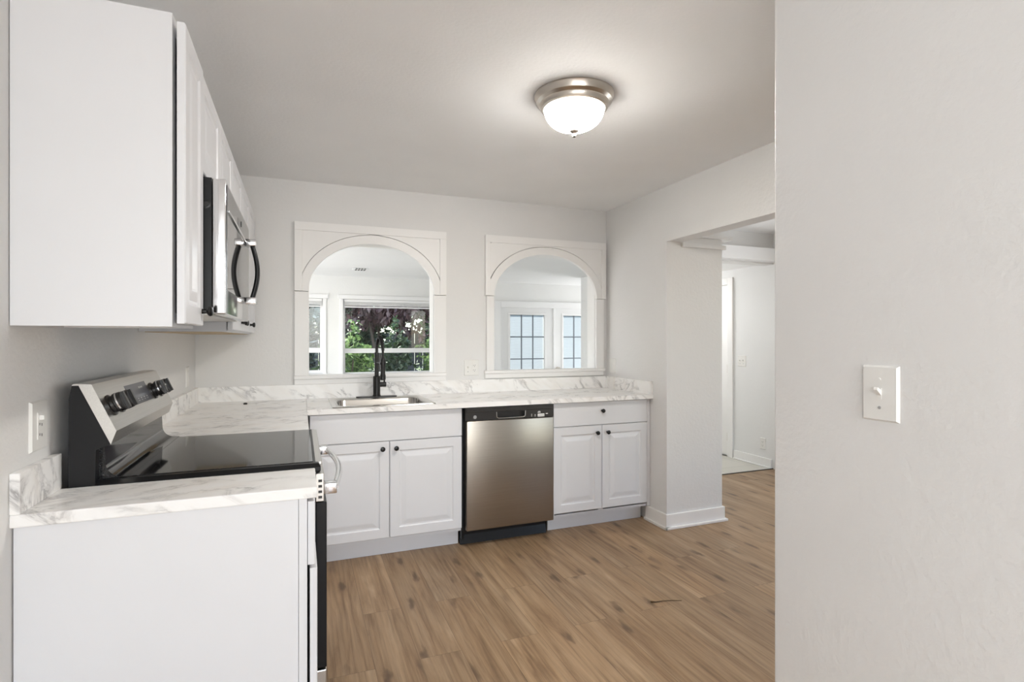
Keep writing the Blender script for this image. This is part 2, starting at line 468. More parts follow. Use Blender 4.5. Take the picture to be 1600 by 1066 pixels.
# ------------------------------------------------------------------ the room shell
W, H = 2.969, 2.3676          # right wall, ceiling
bm = B(); box(bm, -0.1, 5.05, -7.6, 0.23, -0.1, 0.0); struct('floor', bm, M['floor'])
bm = B(); box(bm, 4.0, 5.05, 0.245, 2.0, -0.1, 0.0); o = struct('floor_foyer', bm, M['tile'])
bm = B(); box(bm, -1.2, 6.0, 0.12, 3.15, -0.4, -0.27); struct('floor_sunroom', bm, M['tile'])
bm = B(); box(bm, 4.0, 5.05, 0.23, 0.245, -0.1, 0.006); struct('trim_9', bm, M['threshold'])
bm = B(); box(bm, -0.12, 5.17, -7.62, 0.26, H, H+0.15); struct('ceiling', bm, M['ceiling'])
bm = B(); box(bm, 3.9, 5.17, 0.26, 2.1, H, H+0.15); struct('ceiling_foyer', bm, M['ceiling_white'])
bm = B(); box(bm, -1.3, 6.1, 0.12, 3.2, 2.078, 2.2)
struct('ceiling_sunroom', bm, M['ceiling_white'])

bm = B(); box(bm, -0.12, 0.0, -7.6, 0.0, 0, H); struct('wall_left', bm, M['wall'])
AL = (0.663, 1.516, 1.062, 1.975); AR = (1.976, 2.86, 1.066, 1.975)
bm = B(); slab(bm, 1, [-0.12, W], [-0.27, H], [AL, AR], 0.0, 0.12); struct('wall_back', bm, M['wall'])
# right wall: pier beside the opening and the header over it
PY = -0.7885
bm = B(); box(bm, W, 3.453, PY, 0.12, 0, H); struct('wall_right', bm, M['wall'])
bm = B(); box(bm, W, 3.09, -2.9, PY, 1.988, H); struct('wall_right_header', bm, M['wall'])
bm = B(); box(bm, 1.77, 1.885, -7.6, -2.80, 0, H, bev=0.006); struct('wall_near', bm, M['wall_fg'])
bm = B(); box(bm, 1.885, 3.09, -2.98, -2.9, 0, H); struct('wall_near_return', bm, M['wall'])
bm = B(); slab(bm, 1, [-0.12, 1.77], [0, H], [(0.12, 1.65, 0.4, 2.3)], -7.6, -7.5); struct('wall_rear', bm, M['wall'])
bm = B(); slab(bm, 1, [3.09, 5.17], [0, H], [(3.25, 4.95, 0.55, 2.05)], -4.1, -4.0); struct('wall_dining', bm, M['wall'])
bm = B(); box(bm, 3.0, 3.09, -4.1, -2.98, 0, H); struct('wall_dining_side', bm, M['wall'])
bm = B(); box(bm, 5.05, 5.17, -4.0, 0.23, 0, H); box(bm, 5.05, 5.17, 0.23, 0.84, 0, H)
box(bm, 5.05, 5.17, 1.64, 2.1, 0, H); box(bm, 5.05, 5.17, 0.84, 1.64, 1.93, H); struct('wall_foyer', bm, M['wall_white'])
bm = B(); box(bm, 4.0, 5.05, 0.23, 0.35, 2.062, H); struct('wall_foyer_header', bm, M['wall'])
bm = B(); box(bm, 3.453, 4.0, 0.12, 0.35, 0, H); box(bm, 3.88, 4.0, 0.35, 2.0, 0, H); box(bm, 3.88, 5.05, 2.0, 2.1, 0, H); struct('wall_foyer_left', bm, M['wall_white'])
# sunroom
SY = 3.0
WL = (-0.15, 0.865, 0.895, 1.80); WR = (1.095, 2.36, 0.86, 1.80); DD = (3.13, 4.78, -0.27, 1.78)
bm = B(); slab(bm, 1, [-1.3, 6.1], [-0.4, 2.078], [WL, WR, DD], SY, SY+0.15); struct('wall_sunroom', bm, M['wall_white'])
bm = B(); slab(bm, 0, [0.12, SY+0.15], [-0.4, 2.078], [(0.5, 2.7, 0.4, 1.8)], -1.3, -1.2); struct('wall_sunroom_left', bm, M['wall_white'])
bm = B(); box(bm, 5.2, 5.3, 0.12, SY, -0.4, 2.078); struct('wall_sunroom_right', bm, M['wall_white'])
bm = B(); box(bm, -1.3, -0.12, 0.0, 0.12, -0.4, 2.078); struct('wall_sunroom_near', bm, M['wall_white'])

# baseboards
def bboard(name, segs, m=None):
    bm = B()
    for (x0, x1, y0, y1, nx, ny) in segs:
        # body and shoe moulding
        box(bm, x0, x1, y0, y1, 0, 0.103, bev=0.004)
        if nx: box(bm, *(sorted((x0 if nx < 0 else x1, (x0 if nx < 0 else x1) + nx*0.016))), y0 - (0.016 if ny else 0), y1, 0, 0.018, bev=0.003)
        if ny: box(bm, x0 - 0.016, x1 + 0.016, *(sorted((y0, y0 + ny*0.016))), 0, 0.018, bev=0.003)
    o = struct(name, bm, m or M['trim']); return o
bboard('baseboard_right', [(W-0.015, W, PY-0.015, -0.56, -1, -1), (W-0.0145, 3.467, PY-0.0145, PY, 0, -1)])
bm = B(); box(bm, 3.453, 3.468, PY-0.015, 0.1, 0, 0.103, bev=0.004); box(bm, 3.468, 3.484, PY-0.03, 0.1, 0, 0.018, bev=0.003)
struct('baseboard_pier', bm, M['trim'])
bm = B(); box(bm, 5.035, 5.05, 0.245, 0.755, 0, 0.095, bev=0.004); box(bm, 5.024, 5.035, 0.245, 0.755, 0, 0.015, bev=0.003); struct('baseboard_foyer', bm, M['trim'])

# boards at the head of the pier
bm = B(); box(bm, 3.09, 3.475, PY-0.022, PY, 1.955, 1.985, bev=0.004); struct('trim_3', bm, M['wall'])
bm = B(); box(bm, 3.20, 3.53, PY-0.03, PY+0.2, 2.028, 2.050, bev=0.003); struct('trim_4', bm, M['wall'])

# arched casings of the two pass-through openings
def strip(bm, inner, outer, y0, y1):
    n = len(inner)
    V = [[bm.verts.new((p[0], y, p[1])) for p in pts] for pts in (inner, outer) for y in (y0, y1)]
    a0, a1, b0, b1 = V
    for i in range(n-1):
        bm.faces.new((a0[i], a0[i+1], b0[i+1], b0[i])); bm.faces.new((a1[i], b1[i], b1[i+1], a1[i+1]))
        bm.faces.new((a0[i], a1[i], a1[i+1], a0[i+1])); bm.faces.new((b0[i], b0[i+1], b1[i+1], b1[i]))
    for i in (0, n-1): bm.faces.new((a0[i], b0[i], b1[i], a1[i]))

def arch_casing(name, x0, x1, op, zs, zt, zb, low):
    xc = (op[0]+op[1])/2; a = (op[1]-op[0])/2; rise = 1.972 - zs
    root = bpy.data.objects.new(name, None); COL.objects.link(root); root.location = (xc, 0, zb); root['kind'] = 'structure'
    corner = [math.atan2(zt-zs, x1-xc), math.atan2(zt-zs, x0-xc)]
    angs = sorted([PI*i/64 for i in range(65)] + corner)
    inner = [(xc + a*math.cos(t), zs + rise*math.sin(t)) for t in angs]
    outer = []
    for t in angs:
        c, s = math.cos(t), math.sin(t)
        k = 1e9
        if c > 1e-9: k = min(k, (x1-xc)/c)
        if c < -1e-9: k = min(k, (x0-xc)/c)
        if s > 1e-9: k = min(k, (zt-zs)/s)
        outer.append((xc + k*c, zs + k*s))
    sw = min(op[0]-x0, x1-op[1])*0.55
    bm = B(); strip(bm, inner, outer, -0.004, 0.0)
    ring_o = [(xc + (a+0.055)*math.cos(PI*i/64), zs + (rise+0.058)*math.sin(PI*i/64)) for i in range(65)]
    ring_i = [(xc + a*math.cos(PI*i/64), zs + rise*math.sin(PI*i/64)) for i in range(65)]
    strip(bm, ring_i, ring_o, -0.032, -0.004)
    # spandrel boards, with an open joint along the arch ring
    runs = [[]]
    for i in range(129):
        t = PI*i/128; c, s = math.cos(t), math.sin(t)
        pi = Vector(((a+0.060)*c, (rise+0.063)*s)); d = pi.normalized(); k = 1e9
        if d.x > 1e-9: k = min(k, (x1-sw-xc)/d.x)
        if d.x < -1e-9: k = min(k, (x0+sw-xc)/d.x)
        if d.y > 1e-9: k = min(k, (zt-0.055-zs)/d.y)
        if k > pi.length + 0.003: runs[-1].append(((xc+pi.x, zs+pi.y), (xc+d.x*k, zs+d.y*k)))
        elif runs[-1]: runs.append([])
    for r in runs:
        if len(r) > 1: strip(bm, [p[0] for p in r], [p[1] for p in r], -0.027, -0.004)
    box(bm, x0, x1, -0.036, -0.004, zt-0.055, zt, bev=0.002)
    box(bm, x0, x0+sw, -0.036, -0.004, zs, zt-0.055, bev=0.002); box(bm, x1-sw, x1, -0.036, -0.004, zs, zt-0.055, bev=0.002)
    obj('arch_head', bm, M['trim'], root)
    for (u0, u1) in ((x0+low, op[0]), (op[1], x1-low)):
        bm = B(); box(bm, u0, u1, -0.024, 0.0, zb+0.06, zs-0.002, bev=0.003); obj('side_casing', bm, M['trim'], root)
    bm = B(); box(bm, x0-0.004, x1+0.004 if low < 0.01 else x1, -0.03, 0.0, zb+0.035, zb+0.06, bev=0.006); box(bm, x0, x1-low, -0.02, 0.0, zb, zb+0.036, bev=0.004)
    obj('sill', bm, M['trim'], root)
    bm = B()   # lining boards of the opening
    t = 0.004
    box(bm, op[0], op[0]+t, 0.0, 0.12, op[2], op[3]); box(bm, op[1]-t, op[1], 0.0, 0.12, op[2], op[3])
    box(bm, op[0]+t, op[1]-t, 0.0, 0.12, op[2], op[2]+t); box(bm, op[0]+t, op[1]-t, 0.0, 0.12, op[3]-t, op[3])
    obj('jamb_lining', bm, M['trim'], root)
arch_casing('trim_1', 0.575, 1.604, AL, 1.632, 2.092, 1.008, 0.0)
arch_casing('trim_2', 1.905, 2.944, AR, 1.640, 2.096, 1.015, 0.012)

# ------------------------------------------------------------------ sunroom windows, doors
def sunroom_window(name, op, rail, n_blind):
    root = bpy.data.objects.new(name, None); COL.objects.link(root); root.location = ((op[0]+op[1])/2, SY, op[2]); root['kind'] = 'structure'
    x0, x1, z0, z1 = op
    bm = B(); slab(bm, 1, [x0, x1], [z0, z1], [(x0+0.01, x1-0.01, z0+0.01, z1-0.02)], SY+0.04, SY+0.12); obj('window_frame', bm, M['white_vinyl'], root)
    for (a, b, y) in ((z0+0.01, rail, 0.06), (rail, z1-0.02, 0.08)):
        bm = B(); slab(bm, 1, [x0+0.01, x1-0.01], [a, b], [(x0+0.03, x1-0.03, a+0.028, b-0.028)], SY+y, SY+y+0.025); s = obj('sash', bm, M['white_vinyl'], root)
        bm = B(); box(bm, x0+0.028, x1-0.028, SY+y+0.010, SY+y+0.014, a+0.026, b-0.026); obj('pane', bm, M['glass'], s)
    bm = B()
    c = 0.06
    box(bm, x0-c, x1+c, SY-0.018, SY, z1, z1+0.05, bev=0.003)
    box(bm, x0-c*0.6, x0, SY-0.015, SY, z0, z1, bev=0.003); box(bm, x1, x1+c*0.6, SY-0.015, SY, z0, z1, bev=0.003)
    box(bm, x0-c, x1+c, SY-0.04, SY+0.04, z0-0.03, z0, bev=0.003)
    obj('casing', bm, M['white_vinyl'], root)
    bm = B()
    box(bm, x0+0.012, x1-0.012, SY+0.005, SY+0.038, z1-0.035, z1-0.002, bev=0.003)
    for i in range(n_blind): box(bm, x0+0.014, x1-0.014, SY+0.008, SY+0.034, z1-0.045-0.008*i, z1-0.040-0.008*i)
    box(bm, x0+0.014, x1-0.014, SY+0.008, SY+0.034, z1-0.062-0.008*n_blind, z1-0.046-0.008*n_blind, bev=0.002)
    obj('raised_blind', bm, M['white_vinyl'], root)
sunroom_window('window_1', WL, 1.175, 5)
sunroom_window('window_2', WR, 1.165, 5)

def french_door(name, x0, x1, knob):
    z0, z1 = -0.265, 1.745
    root = bpy.data.objects.new(name, None); COL.objects.link(root); root.location = ((x0+x1)/2, SY+0.03, z0); root['kind'] = 'structure'
    w = x1-x0; g0, g1, h0, h1 = x0+0.135, x1-0.135, 0.12, 1.645
    bm = B(); slab(bm, 1, [x0, x1], [z0, z1], [(g0, g1, h0, h1)], SY+0.02, SY+0.06)
    for (a, b, c, d) in ((g0-0.03, g1+0.03, h1, h1+0.03), (g0-0.03, g1+0.03, h0-0.03, h0), (g0-0.03, g0, h0, h1), (g1, g1+0.03, h0, h1)):
        box(bm, a, b, SY+0.010, SY+0.02, c, d, bev=0.003)
    obj('door_leaf', bm, M['white_vinyl'], root)
    bm = B(); box(bm, g0, g1, SY+0.030, SY+0.034, h0, h1); obj('pane', bm, M['glass'], root)
    bm = B()
    for i in (1, 2): x = g0 + (g1-g0)*i/3; box(bm, x-0.008, x+0.008, SY+0.022, SY+0.030, h0, h1)
    for j in range(1, 5): z = h0 + (h1-h0)*j/5; box(bm, g0, g1, SY+0.0225, SY+0.0295, z-0.007, z+0.007)
    obj('muntins', bm, M['muntin'], root)
    bm = B()
    nz = int((h1-h0)/0.022)
    for j in range(nz):
        z = h0 + (j+0.5)*(h1-h0)/nz
        V3 = [[bm.verts.new((x, SY+y, z+dz)) for x in (g0+0.004, g1-0.004)] for (y, dz) in ((0.041, -0.0125), (0.044, 0.0), (0.050, 0.0125))]
        for a, b in zip(V3, V3[1:]): bm.faces.new((a[0], a[1], b[1], b[0]))
    obj('blind', bm, M['blind'], root)
    if knob:
        bm = B(); lathe(bm, [(0, 0), (0.032, 0.0), (0.032, 0.006), (0.012, 0.010), (0.011, 0.03), (0.026, 0.04), (0.03, 0.055), (0.02, 0.068), (0, 0.072)], (knob, SY+0.02, 0.885), (0, -1, 0), 24)
        obj('door_knob', bm, M['nickel'], root, 40)
french_door('door_1', 3.150, 3.935, None)
french_door('door_2', 3.965, 4.750, 4.005)
bm = B()
box(bm, 3.05, 3.14, SY-0.02, SY, -0.27, 1.83, bev=0.004); box(bm, 4.77, 4.86, SY-0.02, SY, -0.27, 1.83, bev=0.004); box(bm, 3.14, 4.77, SY-0.02, SY, 1.742, 1.83, bev=0.004)
box(bm, 3.936, 3.964, SY, SY+0.06, -0.27, 1.775, bev=0.004)
struct('trim_5', bm, M['white_vinyl'])

# white door of the foyer, hinged next to the wall with the switch
root = bpy.data.objects.new('door_3', None); COL.objects.link(root); root.location = (5.05, 1.24, 0); root['kind'] = 'structure'
bm = B(); rings_panel(bm, 0.74, 1.90, [(0, -0.035), (0, 0), (0.11, 0), (0.125, -0.008), (0.15, -0.002)], lambda u, v, d: Vector((5.062 - d, 0.876+u, 0.012+v))); obj('door_leaf', bm, M['trim'], root)
bm = B()
for z in (0.22, 0.98, 1.74): tube(bm, [(5.058, 0.866, z-0.045), (5.058, 0.866, z+0.045)], 0.006, 8)
obj('hinges', bm, M['nickel'], root)
bm = B()
box(bm, 5.030, 5.05, 0.765, 0.84, 0, 1.99, bev=0.004); box(bm, 5.030, 5.05, 0.84, 1.72, 1.915, 1.99, bev=0.004); box(bm, 5.030, 5.05, 1.64, 1.72, 0, 1.915, bev=0.004)
obj('casing', bm, M['trim'], root)
bm = B(); box(bm, 5.05, 5.17, 0.84, 0.862, 0, 1.915); box(bm, 5.05, 5.17, 1.62, 1.64, 0, 1.915); box(bm, 5.05, 5.17, 0.84, 1.64, 1.915, 1.93)
box(bm, 5.10, 5.17, 0.862, 1.62, 0, 1.915); obj('jamb', bm, M['slot'] if False else M['trim'], root)

# ------------------------------------------------------------------ worktops
CT, CB = 0.914, 0.884
def worktop(name, label, loc): return thing(name, label, 'countertop', loc)
t = worktop('countertop', 'short white marbled worktop piece between the range and the near cabinet end', (0.33, -2.2, CB))
boxobj('slab', M['marble'], t, 0.0, 0.655, -2.319, -2.088, CB, CT, bev=0.003)
boxobj('backsplash', M['marble'], t, 0.0, 0.02, -2.319, -2.088, CT, 1.008, bev=0.002)
t = worktop('countertop', 'white marbled corner worktop beyond the range with a small black cap lying on it', (0.33, -0.7, CB))
bm = B(); box(bm, 0.0, 0.648, -1.383, 0.0, CB, CT, bev=0.003); obj('slab', bm, M['marble'], t)
bm = B(); prism(bm, [(0.0, -1.383), (0.02, -1.383), (0.02, -0.02), (0.648, -0.02), (0.648, 0.0), (0.0, 0.0)], 2, CT, 1.008); obj('backsplash', bm, M['marble'], t)
t = worktop('countertop', 'long white marbled worktop holding the sink and covering the dishwasher', (1.8, -0.32, CB))
SK = (0.81, 1.365, -0.585, -0.205)       # sink cut-out
bm = B(); slab(bm, 2, [0.6485, W-0.001], [-0.635, 0.0], [SK], CB, CT); obj('slab', bm, M['marble'], t)
bm = B(); prism(bm, [(0.6485, -0.02), (W-0.021, -0.02), (W-0.021, -0.633), (W-0.001, -0.633), (W-0.001, 0.0), (0.6485, 0.0)], 2, CT, 1.008); obj('backsplash', bm, M['marble'], t)

# ------------------------------------------------------------------ base cabinets
def knob_on(parent, p, axis):
    bm = B(); lathe(bm, [(0, 0), (0.008, 0), (0.0065, 0.004), (0.006, 0.012), (0.013, 0.017), (0.0145, 0.022), (0.012, 0.027), (0.005, 0.029), (0, 0.029)], p, axis, 24)
    return obj('knob', bm, M['knob'], parent, 40)

def carcass(bm, x0, x1, y0, y1, z0, z1, t=0.016):
    box(bm, x0, x0+t, y0, y1, z0, z1); box(bm, x1-t, x1, y0, y1, z0, z1)
    box(bm, x0+t, x1-t, y0, y1, z0, z0+t); box(bm, x0+t, x1-t, y1-t, y1, z0+t, z1)

YF = -0.605     # faces of doors and drawers
t = thing('sink_cabinet', 'wide white double-door base cabinet under the sink', 'cabinet', (1.1, -0.3, 0))
bm = B(); carcass(bm, 0.662, 1.555, YF+T+0.002, -0.02, 0.105, CB-0.001); box(bm, 0.678, 1.539, YF+T+0.002, YF+T+0.018, 0.66, CB-0.001); box(bm, 1.09, 1.126, YF+T+0.002, YF+T+0.018, 0.121, 0.66); obj('carcass', bm, M['cab'], t)
boxobj('toe_kick', M['cab'], t, 0.60, 1.555, -0.515, -0.50, 0, 0.105)
bm = B(); rings_panel(bm, 0.894, 0.172, FLAT, front_y(0.662, 0.705, YF)); obj('false_drawer_front', bm, M['cab'], t)
for (a, b, k) in ((0.664, 1.106, 1.066), (1.110, 1.555, 1.146)):
    bm = B(); rings_panel(bm, b-a, 0.574, RAISED(), front_y(a, 0.127, YF)); d = obj('door', bm, M['cab'], t)
    knob_on(d, (k, YF, 0.660), (0, -1, 0))

t = thing('drawer_cabinet', 'white base cabinet with one drawer over two doors beside the right wall', 'cabinet', (2.57, -0.3, 0))
bm = B(); carcass(bm, 2.19, 2.966, YF+T+0.002, -0.02, 0.105, CB-0.001); box(bm, 2.206, 2.95, YF+T+0.002, YF+T+0.018, 0.68, 0.75); box(bm, 2.545, 2.585, YF+T+0.002, YF+T+0.018, 0.121, 0.68); box(bm, 2.942, 2.966, YF+0.004, YF+T+0.002, 0.11, CB-0.001); obj('carcass', bm, M['cab'], t)
boxobj('toe_kick', M['cab'], t, 2.19, 2.945, -0.515, -0.50, 0, 0.105)
bm = B(); rings_panel(bm, 0.747, 0.160, FLAT, front_y(2.192, 0.718, YF)); d = obj('drawer', bm, M['cab'], t); knob_on(d, (2.565, YF, 0.815), (0, -1, 0))
for (a, b, k) in ((2.192, 2.563, 2.523), (2.567, 2.939, 2.607)):
    bm = B(); rings_panel(bm, b-a, 0.579, RAISED(), front_y(a, 0.135, YF)); d = obj('door', bm, M['cab'], t)
    knob_on(d, (k, YF, 0.664), (0, -1, 0))

t = thing('end_cabinet', 'narrow white base cabinet whose plain side panel fills the lower left', 'cabinet', (0.3, -2.2, 0))
bm = B(); box(bm, 0.003, 0.608, -2.305, -2.29, 0, CB-0.001); box(bm, 0.003, 0.608, -2.105, -2.09, 0.105, CB-0.001)
box(bm, 0.003, 0.608, -2.29, -2.105, 0.105, 0.12); box(bm, 0.003, 0.018, -2.29, -2.105, 0.12, CB-0.001)
obj('carcass', bm, M['cab'], t)
bm = B(); slab(bm, 0, [-2.308, -2.09], [0.0, CB-0.001], [(-2.275, -2.12, 0.13, 0.68), (-2.275, -2.12, 0.72, 0.86)], 0.609, 0.630); obj('face_frame', bm, M['cab'], t)
bm = B(); rings_panel(bm, 0.205, 0.172, FLAT, front_x(-2.302, 0.700, 0.6505)); obj('drawer', bm, M['cab'], t)
bm = B(); rings_panel(bm, 0.205, 0.578, RAISED(0.045), front_x(-2.302, 0.112, 0.656)); obj('door', bm, M['cab'], t)

t = thing('corner_cabinet', 'white base cabinet under the corner worktop, behind the range', 'cabinet', (0.3, -1.0, 0))
bm = B(); carcass(bm, 0.003, 0.60, -1.375, -0.02, 0.105, CB-0.001); box(bm, 0.60, 0.619, -0.70, -0.58, 0.105, CB-0.001); obj('carcass', bm, M['cab'], t)
boxobj('toe_kick', M['cab'], t, 0.53, 0.545, -1.375, -0.52, 0, 0.105)
bm = B(); rings_panel(bm, 0.66, 0.75, RAISED(), front_x(-1.372, 0.127, 0.622)); obj('door', bm, M['cab'], t)

# ------------------------------------------------------------------ dishwasher
DX0, DX1 = 1.5655, 2.178
t = thing('dishwasher', 'stainless steel dishwasher with black control strip between the white cabinets', 'dishwasher', ((DX0+DX1)/2, -0.3, 0))
boxobj('tub', M['black'], t, DX0, DX1-0.005, -0.578, -0.04, 0.10, 0.872)
bm = B(); box(bm, DX0+0.012, DX1, -0.637, -0.58, 0.11, 0.797, bev=0.006, seg=3); obj('door_panel', bm, M['steel_dw'], t, 40)
bm = B()
slab(bm, 1, [DX0+0.004, DX1], [0.800, 0.880], [(1.775, 1.975, 0.806, 0.848)], -0.634, -0.60)
box(bm, DX0+0.008, DX1-0.006, -0.599, -0.582, 0.800, 0.878)
box(bm, DX0+0.01, DX1-0.004, -0.638, -0.634, 0.853, 0.873, bev=0.0015)
c = obj('control_panel', bm, M['blackplastic'], t)
bm = B()   # pocket handle rim
pts = [(1.775, -0.635, 0.848), (1.777, -0.635, 0.815), (1.79, -0.635, 0.807), (1.96, -0.635, 0.807), (1.973, -0.635, 0.815), (1.975, -0.635, 0.848)]
tube(bm, pts, 0.0025, 8); obj('pocket_handle', bm, M['steel'], c, 60)
bm = B(); lathe(bm, [(0, 0), (0.011, 0), (0.011, 0.0012), (0.009, 0.0012), (0.009, 0.0008), (0, 0.0008)], (1.632, -0.634, 0.822), (0, -1, 0), 24); obj('round_emblem', bm, M['grey_print'], c)
bm = B()
box(bm, 2.062, 2.110, -0.6352, -0.634, 0.803, 0.822)
for (a, b, z0, z1) in ((2.062, 2.083, 0.829, 0.834), (2.066, 2.080, 0.836, 0.839), (2.120, 2.136, 0.818, 0.823), (2.016, 2.022, 0.808, 0.812), (2.016, 2.022, 0.818, 0.822), (2.040, 2.048, 0.807, 0.810), (2.040, 2.048, 0.815, 0.818)):
    box(bm, a, b, -0.6350, -0.634, z0, z1)
obj('white_button_marks', bm, M['white_print'], c)
bm = B()
for x in (2.070, 2.080, 2.090, 2.100): box(bm, x, x+0.005, -0.6356, -0.6352, 0.809, 0.815)
obj('grey_button_marks', bm, M['grey_print'], c)
bm = B(); prism(bm, [(-0.545, 0.0), (-0.53, 0.055), (-0.53, 0.105), (-0.51, 0.105), (-0.51, 0.0)], 0, DX0-0.004, DX1-0.012); box(bm, DX0-0.002, DX0+0.012, -0.57, -0.51, 0.04, 0.11)
obj('toe_kick', bm, M['black'], t)

# ------------------------------------------------------------------ sink and faucet
t = thing('sink', 'stainless steel drop-in sink set in the long worktop', 'sink', (1.087, -0.35, 0.9))
def rrect(x0, x1, y0, y1, r, n=6):
    pts = []
    for cx, cy, a in ((x1-r, y1-r, 0), (x0+r, y1-r, PI/2), (x0+r, y0+r, PI), (x1-r, y0+r, 1.5*PI)):
        for i in range(n+1): pts.append((cx + r*math.cos(a + PI/2*i/n), cy + r*math.sin(a + PI/2*i/n)))
    return pts
bm = B()
levels = [(0.783, 1.392, -0.612, -0.085, 0.02, 0.9145), (0.785, 1.390, -0.610, -0.087, 0.02, 0.9185), (0.79, 1.385, -0.605, -0.092, 0.02, 0.919),
          (0.822, 1.352, -0.574, -0.217, 0.06, 0.919), (0.826, 1.348, -0.570, -0.221, 0.06, 0.914), (0.832, 1.342, -0.562, -0.227, 0.06, 0.80), (0.85, 1.324, -0.545, -0.245, 0.06, 0.765), (1.0, 1.17, -0.45, -0.34, 0.05, 0.758)]
prev = None
for (x0, x1, y0, y1, r, z) in levels:
    cur = [bm.verts.new((p[0], p[1], z)) for p in rrect(x0, x1, y0, y1, r)]
    if prev:
        n = len(cur)
        for i in range(n): bm.faces.new((prev[i], prev[(i+1) % n], cur[(i+1) % n], cur[i]))
    prev = cur
bm.faces.new(prev)
b0 = obj('basin', bm, M['steel_sink'], t, 50)
bm = B(); lathe(bm, [(0.045, 0.0), (0.045, 0.003), (0.035, 0.003), (0.03, 0.0), (0, 0.0)], (1.087, -0.395, 0.7585), (0, 0, 1), 24); obj('drain', bm, M['chrome'], t, 40)

FX, FY, FZ = 1.093, -0.135, 0.919
t = thing('faucet', 'matte black spring-neck pull-down faucet standing behind the sink', 'faucet', (FX, FY, FZ))
bm = B(); prof = rrect(FX-0.135, FX+0.135, FY-0.03, FY+0.03, 0.028)
A = [bm.verts.new((p[0], p[1], FZ)) for p in prof]; A2 = [bm.verts.new((p[0], p[1], FZ+0.007)) for p in prof]
n = len(A); bm.faces.new(A2); bm.faces.new(A[::-1])
for i in range(n): bm.faces.new((A[i], A[(i+1) % n], A2[(i+1) % n], A2[i]))
obj('deck_plate', bm, M['blackmat'], t)
bm = B(); lathe(bm, [(0, 0.007), (0.027, 0.007), (0.027, 0.013), (0.0235, 0.016), (0.0235, 0.140), (0.020, 0.143), (0.0145, 0.145), (0.0145, 0.30), (0.012, 0.303), (0, 0.303)], (FX, FY, FZ), (0, 0, 1), 28); obj('body', bm, M['blackmat'], t, 40)
# arched neck and its coil, bending towards the basin
arch = [(FX, FY, FZ+0.30)]; R_ = 0.075; HXO = 0.02
for i in range(0, 25):
    a = PI - PI*i/24
    arch.append((FX + HXO*i/24, FY - R_ - R_*math.cos(a), FZ+0.330 + R_*math.sin(a)))
arch.append((FX+HXO, FY-2*R_, FZ+0.26))
bm = B(); tube(bm, arch, 0.0075, 12); obj('neck', bm, M['blackmat'], t, 60)
bm = B()
pts = [Vector(p) for p in arch]; cum = [0.0]
for a, b in zip(pts, pts[1:]): cum.append(cum[-1] + (b-a).length)
tot = cum[-1] - 0.06; coil = []; NT = 34
for k in range(NT*12+1):
    s = tot*k/(NT*12)
    i = max(j for j in range(len(cum)-1) if cum[j] <= s + 1e-9)
    f = (s-cum[i])/(cum[i+1]-cum[i]); p = pts[i].lerp(pts[i+1], f); d = (pts[i+1]-pts[i]).normalized()
    u = Vector((1, 0, 0)); v = d.cross(u).normalized(); a = 2*PI*k/12
    coil.append(p + (u*math.cos(a) + v*math.sin(a))*0.0105)
tube(bm, coil, 0.0022, 6); obj('spring_coil', bm, M['blackmat'], t, 60)
HY = FY-2*R_
bm = B(); lathe(bm, [(0, 0.275), (0.010, 0.275), (0.012, 0.262), (0.0155, 0.255), (0.0155, 0.165), (0.0185, 0.155), (0.0185, 0.130), (0.015, 0.126), (0, 0.126)], (FX+HXO, HY, FZ), (0, 0, 1), 24); obj('spray_head', bm, M['blackmat'], t, 40)
bm = B(); tube(bm, [(FX, FY-0.01, FZ+0.235), (FX+HXO*0.9, HY+0.012, FZ+0.235)], 0.005, 10); lathe(bm, [(0.0165, -0.008), (0.0205, -0.008), (0.0205, 0.008), (0.0165, 0.008), (0.0165, -0.008)], (FX+HXO, HY, FZ+0.235), (0, 0, 1), 24); obj('docking_arm', bm, M['blackmat'], t, 60)
bm = B(); tube(bm, [(FX+0.015, FY, FZ+0.085), (FX+0.062, FY, FZ+0.085)], 0.0165, 16); tube(bm, [(FX+0.05, FY, FZ+0.095), (FX+0.052, FY-0.004, FZ+0.14), (FX+0.05, FY-0.01, FZ+0.175)], [0.006, 0.005, 0.0045], 10); obj('handle', bm, M['blackmat'], t, 60)

# ------------------------------------------------------------------ range
RY0, RY1 = -2.085, -1.387
t = thing('range', 'black and stainless electric range with smooth glass cooktop and rear control panel', 'stove', (0.34, (RY0+RY1)/2, 0))
boxobj('body', M['black'], t, 0.035, 0.655, RY0+0.002, RY1-0.002, 0.04, 0.899)
bm = B()   # cooktop frame, chamfered, with the glass let in
def ringq(dims):
    return [(dims[0], dims[2]), (dims[1], dims[2]), (dims[1], dims[3]), (dims[0], dims[3])]
prev = None
for dims, z in (((0.09, 0.668, RY0, RY1), 0.899), ((0.09, 0.672, RY0-0.001, RY1+0.001), 0.904), ((0.09, 0.672, RY0-0.001, RY1+0.001), 0.915), ((0.095, 0.666, RY0+0.012, RY1-0.010), 0.925), ((0.10, 0.655, RY0+0.026, RY1-0.022), 0.926), ((0.10, 0.655, RY0+0.027, RY1-0.023), 0.9245)):
    cur = [bm.verts.new((p[0], p[1], z)) for p in ringq(dims)]
    if prev:
        for i in range(4): bm.faces.new((prev[i], prev[(i+1) % 4], cur[(i+1) % 4], cur[i]))
    else: bm.faces.new(cur[::-1])
    prev = cur
bm.faces.new(prev)
ck = obj('cooktop_frame', bm, M['black'], t)
boxobj('front_trim', M['steel'], t, 0.656, 0.676, RY0+0.03, RY1-0.02, 0.9155, 0.9262, bev=0.002)
bm = B(); box(bm, 0.165, 0.650, RY0+0.030, RY1-0.026, 0.9235, 0.9275, bev=0.001); obj('glass_top', bm, M['cooktop'], t)
